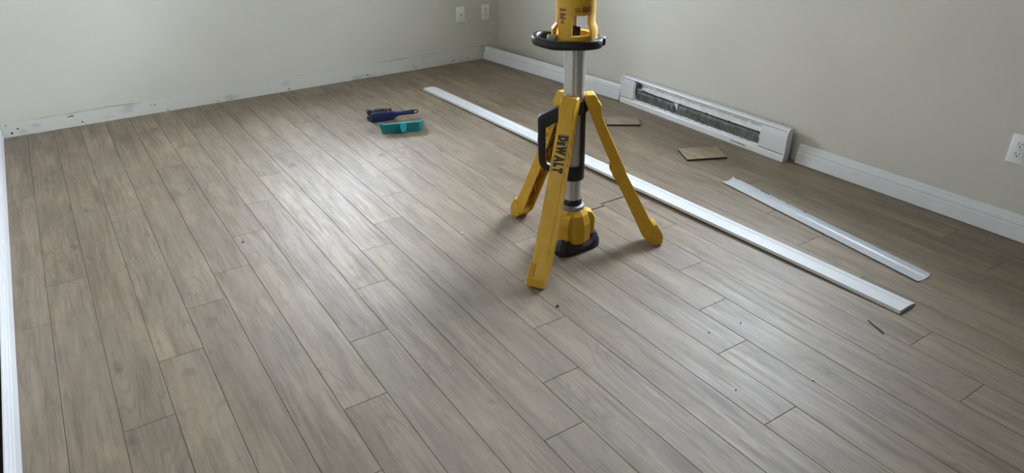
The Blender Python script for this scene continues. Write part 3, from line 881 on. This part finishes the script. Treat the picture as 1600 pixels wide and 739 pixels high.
# --- legs
OUT = [(.30, 4.64), (.50, 4.64), (.69, 4.36), (.69, 4.10), (.80, 3.86), (1.44, 2.50), (1.50, 2.32), (2.27, .90), (2.47, .60), (2.69, .26), (2.69, .07)]
INN = [(2.60, .0), (2.45, .0), (2.33, .12), (2.13, .30), (1.30, 2.00), (1.10, 2.31), (1.07, 2.44), (1.10, 2.58), (.90, 2.97), (.39, 4.15), (.24, 4.49)]
HW = 0.225*W
PR = Matrix(((1,0,0,0),(0,0,1,0),(0,1,0,0),(0,0,0,1)))   # profile (r, z) extruded along the tangent
def make_leg(a):
    mt = Matrix.Rotation(a, 4, 'Z') @ PR
    bm = bmesh.new()
    prof = [(x*W, z*W) for x, z in OUT+INN]
    for s0, s1 in ((-HW, -HW+.035*W), (HW-.035*W, HW)):
        prism(bm, prof, s0, s1, mt, 0.0012)
    # outer web along the outer line, slightly crowned
    op = [Vector((x*W, z*W)) for x, z in OUT]
    secs = []
    for i, p in enumerate(op):
        t_ = (op[min(i+1, len(op)-1)]-op[max(i-1, 0)]).normalized(); nn = Vector((t_.y, -t_.x))
        if nn.x > 0: nn = -nn
        hw = HW-.01*W
        secs.append([mt @ Vector((q.x, q.y, s_)) for q, s_ in ((p-nn*.012*W, -hw+.045*W), (p-nn*.012*W, hw-.045*W), (p+nn*.004*W, hw), (p+nn*.05*W, hw), (p+nn*.05*W, -hw), (p+nn*.004*W, -hw))])
    rings(bm, secs)
    # small raised pads on the side that turns anticlockwise, triangles on the other
    def frame(u, s_):                     # u 0..1 along the leg's middle
        A, B_ = Vector((.53, 4.0)), Vector((2.30, .55))
        p = A.lerp(B_, u); return Vector((p.x*W, p.y*W, s_))
    dirv = (Vector((2.30, .55))-Vector((.53, 4.0))).normalized(); nv = Vector((-dirv.y, dirv.x))
    for u in (0.06, 0.14, 0.215, 0.29, 0.365):
        c = frame(u, HW)
        q = [c.xy + (dirv*dx + nv*dy)*W for dx, dy in ((-.055, .0), (.055, .0), (.055, .105), (-.055, .105))]
        prism(bm, [(p.x, p.y) for p in q], HW-.002, HW+.03*W, mt, 0.0008)
    for u in (0.05, 0.15, 0.25, 0.35):
        c = frame(u, -HW)
        for sgn in (-1, 1):
            q = [c.xy + (dirv*dx + nv*dy)*W for dx, dy in ((sgn*.01, 0), (sgn*.075, -.055), (sgn*.075, .055))]
            prism(bm, [(p.x, p.y) for p in q], -HW-.008*W, -HW+.002, mt)
    # seam ridge across both sides
    leg = obj('leg', bm, M_YEL, TR)
    # ribs inside the channel
    bm = bmesh.new()
    ip = [(x, z) for x, z in ((.66, 3.75), (1.0, 3.05), (1.31, 2.36), (1.66, 1.66), (2.0, .98), (2.27, .45))]
    for (x0, z0), (x1, z1) in zip(ip[:-1], ip[1:]):
        for s_ in (-1, 1):
            A, B_ = Vector((x0*W, z0*W, s_*HW*.82)), Vector((x1*W, z1*W, -s_*HW*.82))
            t_ = (B_-A).normalized(); side = t_.cross(Vector((dirv.y, -dirv.x, 0))).normalized()
            nn = Vector((-dirv.y, dirv.x, 0))*.085*W
            vs = [mt @ q for q in (A-nn-side*.012*W, A+nn*.6-side*.012*W, B_+nn*.6-side*.012*W, B_-nn-side*.012*W)]
            v2 = [mt @ q for q in (A-nn+side*.012*W, A+nn*.6+side*.012*W, B_+nn*.6+side*.012*W, B_-nn+side*.012*W)]
            rings(bm, [vs, v2])
    # floor of the channel
    secs = []
    for x, z in ((.45, 4.2), (.95, 3.12), (1.5, 1.98), (2.35, .36)):
        p = Vector((x*W, z*W)) + nv*.06*W
        secs.append([mt @ Vector((p.x+q*nv.x*W, p.y+q*nv.y*W, s_)) for q, s_ in ((0.06, -HW+.03*W), (0.06, HW-.03*W), (.09, HW-.03*W), (.09, -HW+.03*W))])
    rings(bm, secs)
    obj('inner_ribs', bm, M_YELSHADE, leg)
    # foot: thickened block; its pocket is a slab with shade in the colour
    bm = bmesh.new()
    fp = [(2.40, .60), (2.50, .70), (2.62, .50), (2.745, .30), (2.745, .05), (2.64, -.0), (2.46, .0), (2.40, .10), (2.33, .13), (2.22, .36)]
    prism(bm, [(x*W, z*W) for x, z in fp], -HW-.02*W, HW+.02*W, mt, 0.0016)
    ft = obj('foot', bm, M_YEL, leg)
    o1 = Vector((2.50, .70)); o2 = Vector((2.745, .30)); dd = (o2-o1).normalized(); no_ = Vector((-dd.y, dd.x))
    if no_.x < 0: no_ = -no_
    bm = bmesh.new()
    q = [(o1+dd*.04+no_*.010), (o1+dd*.44+no_*.010), (o1+dd*.44-no_*.05), (o1+dd*.04-no_*.05)]
    prism(bm, [(p.x*W, p.y*W) for p in q], -HW*.9, -HW*.25, mt)
    obj('foot_pocket_shade', bm, M_YELSHADE, leg)
    # top cap of the leg over its hinge
    bm = bmesh.new()
    cp_ = [(.22, 4.50), (.29, 4.66), (.50, 4.665), (.60, 4.53), (.44, 4.44), (.36, 4.50)]
    prism(bm, [(x*W, z*W) for x, z in cp_], -HW*.98, HW*.98, mt, 0.002)
    obj('leg_cap', bm, M_YEL, leg)
    return leg, mt
legs = [make_leg(a) for a in AZ]

def text_mesh(txt, size, depth, offset=0.0, spacing=1.0):
    cu = bpy.data.curves.new('print', 'FONT'); cu.body = txt; cu.size = size; cu.extrude = depth; cu.offset = offset
    cu.align_x = 'LEFT'; cu.align_y = 'BOTTOM'; cu.space_character = spacing
    tmp = bpy.data.objects.new('print', cu); COL.objects.link(tmp)
    bpy.context.view_layer.update()
    me = bpy.data.meshes.new_from_object(tmp)
    bpy.data.objects.remove(tmp); bpy.data.curves.remove(cu)
    b = bmesh.new(); b.from_mesh(me); bpy.data.meshes.remove(me)
    return b
# lettering on the front leg's outer face, reading downwards
front, fm = legs[1]
A, B_ = Vector((.80, 3.86)), Vector((1.44, 2.50))
dn = (B_-A).normalized(); on = Vector((-dn.y, dn.x))
if on.x < 0: on = -on
def on_face(u, s_, lift):              # distance u down the face from A
    p = A + dn*u + on*lift
    return fm @ Vector((p.x*W, p.y*W, s_*W))
ux = (fm.to_3x3() @ Vector((dn.x, dn.y, 0))).normalized()
uz = (fm.to_3x3() @ Vector((on.x, on.y, 0))).normalized()
uy = uz.cross(ux)
def face_mtx(u, s_, lift):
    org = on_face(u, 0, lift) + uy*s_*W
    m_ = Matrix((ux, uy, uz)).transposed().to_4x4(); m_.translation = org; return m_
LET = bmesh.new()
xo = 0.0
for chx, sz in (('D', .25), ('E', .19), ('W', .25), ('A', .25), ('L', .25), ('T', .25)):
    b = text_mesh(chx, sz*W*1.36, .0003, .0042)
    xs = [v.co.x for v in b.verts]; y0 = min(v.co.y for v in b.verts)
    mn, mxx = min(xs), max(xs)
    for v in b.verts: v.co.x = (v.co.x-mn)*0.56 + xo; v.co.y -= y0
    xo += (mxx-mn)*0.56 + .012*W
    me = bpy.data.meshes.new('t'); b.to_mesh(me); b.free(); LET.from_mesh(me); bpy.data.meshes.remove(me)
tl = xo
LET.transform(face_mtx(.14, -.14, .016))
obj('lettering', LET, M_INK, front)
bm = bmesh.new()
x0_, x1_ = -.03*W, tl+.02*W
box(bm, x0_, x1_*0.62, .285*W, .297*W, 0, .0004); box(bm, x0_, x0_+.012*W, 0.03*W, .297*W, 0, .0004)
box(bm, x1_*0.55, x1_, -.035*W, -.023*W, 0, .0004)
bm.transform(face_mtx(.14, -.14, .016))
obj('lettering_border', bm, M_INK, front)

# --- bumper ring round the head
bm = bmesh.new()
def ring_path(n=56):
    pts = []
    for i in range(n):
        a = 2*math.pi*i/n
        c_, s_ = math.cos(a), math.sin(a)
        x = math.copysign(abs(c_)**0.72, c_)*.825; y = math.copysign(abs(s_)**0.72, s_)*.60
        x *= (1.0 if x > 0 else 1.08)
        pts.append(Vector(((-.17+x)*W, y*W, (6.06 + .06*max(0, min(1, (-.35-x)/.4)))*W)))
    return pts
rp = ring_path(); n = len(rp); secs = []
for i in range(n):
    t_ = (rp[(i+1) % n]-rp[i-1]).normalized(); nn = Vector((-t_.y, t_.x, 0))
    sec = []
    for k in range(12):
        a = 2*math.pi*k/12; c_, s_ = math.cos(a), math.sin(a)
        c_ = math.copysign(abs(c_)**.55, c_); s_ = math.copysign(abs(s_)**.55, s_)
        sec.append(rp[i] + nn*c_*.08*W + Vector((0, 0, s_*.112*W)))
    secs.append(sec)
rv = [[bm.verts.new(p) for p in s_] for s_ in secs]
for i in range(n):
    a, b_ = rv[i], rv[(i+1) % n]
    for k in range(12): bm.faces.new((a[k], a[(k+1) % 12], b_[(k+1) % 12], b_[k]))
ring = obj('bumper_ring', lean(bm), M_BLK, TR, smooth=True)
bm = bmesh.new(); prism(bm, [(.50*W, -.24*W), (.78*W, -.16*W), (.80*W, .12*W), (.50*W, .24*W)], 5.98*W, 6.17*W, None, .03*W, 2)
obj('ring_lug', lean(bm), M_BLK, ring, smooth=True)
bm = bmesh.new(); lathe(bm, [(.50*W, 5.98*W), (.52*W, 6.0*W), (.52*W, 6.10*W), (.3*W, 6.12*W)], 36); obj('ring_web', lean(bm), M_BLK, ring, smooth=True)
bm = bmesh.new(); lathe(bm, [(.12*W, 0), (.13*W, .04*W), (.13*W, .12*W), (.11*W, .16*W), (.075*W, .16*W), (.065*W, .08*W), (.01*W, .08*W)], 18, -.60*W, -.20*W)
for v in bm.verts: v.co.z += 6.10*W
kn = obj('release_knob', lean(bm), simple('light_grey_plastic', (.4, .4, .42), .45), ring, smooth=True)
# --- head: drum on three pillars, open between them
bm = bmesh.new()
def pillar(bm, a0, a1, z0, z1, r0, r1, rtop, flare):
    n_ = 6; secs = []
    for z, ro in ((z0, r1+flare), (z0+.38*W, r1+flare), (z0+.52*W, r1+.01*W), (z1, rtop)):
        out_ = [(ro*math.cos(a0+(a1-a0)*i/n_), ro*math.sin(a0+(a1-a0)*i/n_), z) for i in range(n_+1)]
        inn_ = [((ro-.10*W)*math.cos(a1-(a1-a0)*i/n_), (ro-.10*W)*math.sin(a1-(a1-a0)*i/n_), z) for i in range(n_+1)]
        secs.append(out_+inn_)
    rings(bm, secs)
R_ = math.radians
drum = bmesh.new()
sg = 40
for_r = [(.48, 6.78), (.51, 6.80), (.515, 7.0), (.525, 7.15), (.525, 7.55), (.50, 7.62)]
lathe(drum, [(r*W, z*W) for r, z in for_r], sg)
head = obj('head_drum', lean(drum), M_YEL, TR, smooth=True)
for a0, a1, fl in ((-152, -100, .0), (-42, 14, .075), (146, 205, .13)):
    b = bmesh.new(); pillar(b, R_(a0), R_(a1), 6.03*W, 6.82*W, .4*W, .50*W, .505*W, fl*W)
    obj('head_pillar', lean(b), M_YEL, head, smooth=True)
b = bmesh.new(); annulus(b, .36*W, .52*W, 6.03*W, 6.27*W, 40)
obj('head_band', lean(b), M_YEL, head, smooth=True)
b = bmesh.new(); lathe(b, [(.36*W, 6.1*W), (.36*W, 6.16*W)], 30); obj('head_floor', lean(b), M_YELSHADE, head)
b = bmesh.new(); lathe(b, [(.075*W, 6.15*W), (.075*W, 6.9*W)], 20, -.03*W, 0); obj('inner_tube', lean(b), M_ALU, TR, smooth=True)
b = bmesh.new(); lathe(b, [(.11*W, 6.14*W), (.115*W, 6.42*W), (.10*W, 6.46*W), (.07*W, 6.47*W)], 20, -.02*W, -.05*W)
ik = obj('inner_clamp', lean(b), M_BLK, TR, smooth=True)
b = bmesh.new(); box(b, .09*W, .13*W, -.10*W, .0, 6.22*W, 6.45*W, None, .008*W); obj('clamp_lever', lean(b), M_BLK, ik)
# printed warnings on the pillar and drum (too small to read in the photograph)
def curved_patch(bm, a0, a1, z0, z1, r):
    n_ = 4
    secs = [[(rr*math.cos(a), rr*math.sin(a), z) for rr, z in ((r, z0), (r+.0006, z0), (r+.0006, z1), (r, z1))] for a in [a0+(a1-a0)*i/n_ for i in range(n_+1)]]
    rings(bm, secs)
b = bmesh.new()
for z0, z1 in ((6.90, 6.945), (6.80, 6.83), (6.69, 6.725)):
    curved_patch(b, R_(-141), R_(-118), z0*W, z1*W, .513*W)
for zz in (6.885, 6.872, 6.788, 6.775, 6.762, 6.75, 6.735):
    curved_patch(b, R_(-141), R_(-119-random.uniform(0, 8)), zz*W, (zz+.006)*W, .513*W)
obj('warning_print', lean(b), M_INKRED, head)
b = bmesh.new()
def seg_on(b, a0, z0, a1, z1, r, w_=.010):
    p = Vector((r*math.cos(R_(a0)), r*math.sin(R_(a0)), z0*W)); q = Vector((r*math.cos(R_(a1)), r*math.sin(R_(a1)), z1*W))
    tube(b, [p, q], w_*W*.6, 5)
rr = .511*W
seg_on(b, -137, 6.585, -124, 6.585, rr); seg_on(b, -137, 6.585, -130.5, 6.675, rr); seg_on(b, -124, 6.585, -130.5, 6.675, rr)
seg_on(b, -130.5, 6.64, -130.5, 6.612, rr); seg_on(b, -128, 6.605, -133, 6.60, rr, .008)
obj('warning_triangle', lean(b), M_INK, head)
b = bmesh.new()
for zz in (6.965, 6.945, 6.91, 6.895, 6.875):
    curved_patch(b, R_(-92), R_(-74-random.uniform(0, 4)), zz*W, (zz+.008)*W, .516*W)
for zz in (6.985, 6.967, 6.94, 6.925, 6.91, 6.885, 6.87):
    curved_patch(b, R_(-71), R_(-36-random.uniform(0, 9)), zz*W, (zz+.010)*W, .516*W)
obj('rating_print', lean(b), M_INKRED, head)
# lamp head above the frame: three panels round the top of the drum
b = bmesh.new(); lathe(b, [(.40*W, 7.58*W), (.44*W, 7.66*W), (.44*W, 8.7*W), (.36*W, 8.85*W)], 36); obj('lamp_core', lean(b), M_BLK, TR, smooth=True)
for a in AZ:
    b = bmesh.new(); mt = Matrix.Rotation(a, 4, 'Z')
    box(b, .40*W, .58*W, -.36*W, .36*W, 7.68*W, 8.75*W, mt, .03*W, 2); lp_ = obj('lamp_panel', lean(b), M_YEL, TR, smooth=True)
    b = bmesh.new(); box(b, .575*W, .595*W, -.28*W, .28*W, 7.78*W, 8.65*W, mt, .006*W); obj('lens', lean(b), M_PLATE, lp_)

# ------------------------------------------------------------------ bits left on the floor
def crumb(label, x, y, s, mat=M_CRUMB, cat='crumb', name='crumb'):
    bm = bmesh.new()
    bmesh.ops.create_icosphere(bm, subdivisions=1, radius=s)
    for v in bm.verts: v.co = Vector((v.co.x*random.uniform(.7, 1.2), v.co.y*random.uniform(.7, 1.3), v.co.z*random.uniform(.5, .8)))
    zm = min(v.co.z for v in bm.verts)
    for v in bm.verts: v.co.z -= zm
    return tag(obj(name, bm, mat, None, loc=(x*W, y*W, 0)), label, cat)

crumb('dark brown crumb on the floor just in front of the front tripod leg', 12.08, 12.14, .006)
crumb('tiny dark speck on the bluish sheen right of the tripod, nearer the long baseboard', 15.42, 8.99, .0028)
crumb('tiny dark speck right of the tripod in the next plank row left of its twin', 14.46, 9.14, .0028)
crumb('tiny dark speck on the planks in the lower right foreground', 13.35, 7.34, .0028)
crumb('tiny dark chip on the bright sheen left of the tripod, nearest the left wall', 6.2, 20.35, .005)
crumb('tiny pale chip on the floor left of the tripod', 12.03, 17.09, .005, M_PLATE, 'chip', 'paint_chip')
crumb('tiny white chip in a plank joint in the lower right', 15.03, 6.62, .004, M_PLATE, 'chip', 'paint_chip')
bm = bmesh.new()
secs = []
for t_, w_ in ((0, .0008), (.25, .003), (.6, .0042), (.85, .0055), (1, .002)):
    x, y = 18.13+(17.93-18.13)*t_, 7.30+(6.74-7.30)*t_
    o_ = random.uniform(-.002, .002)
    secs.append([(x*W-w_+o_, y*W, .0), (x*W+w_+o_, y*W, .0), (x*W+w_*.6+o_, y*W, .0035), (x*W-w_*.5+o_, y*W, .004)])
rings(bm, secs)
c = sum((Vector(p) for s_ in secs for p in s_), Vector())/20; c.z = 0
bmesh.ops.translate(bm, verts=bm.verts, vec=-c)
tag(obj('wood_splinter', bm, simple('torn_brown_wood', (.09, .05, .025), .8, vary=.4, scale=200), None, loc=c), 'thin brown wood splinter on the floor by the near end of the long baseboard', 'splinter')
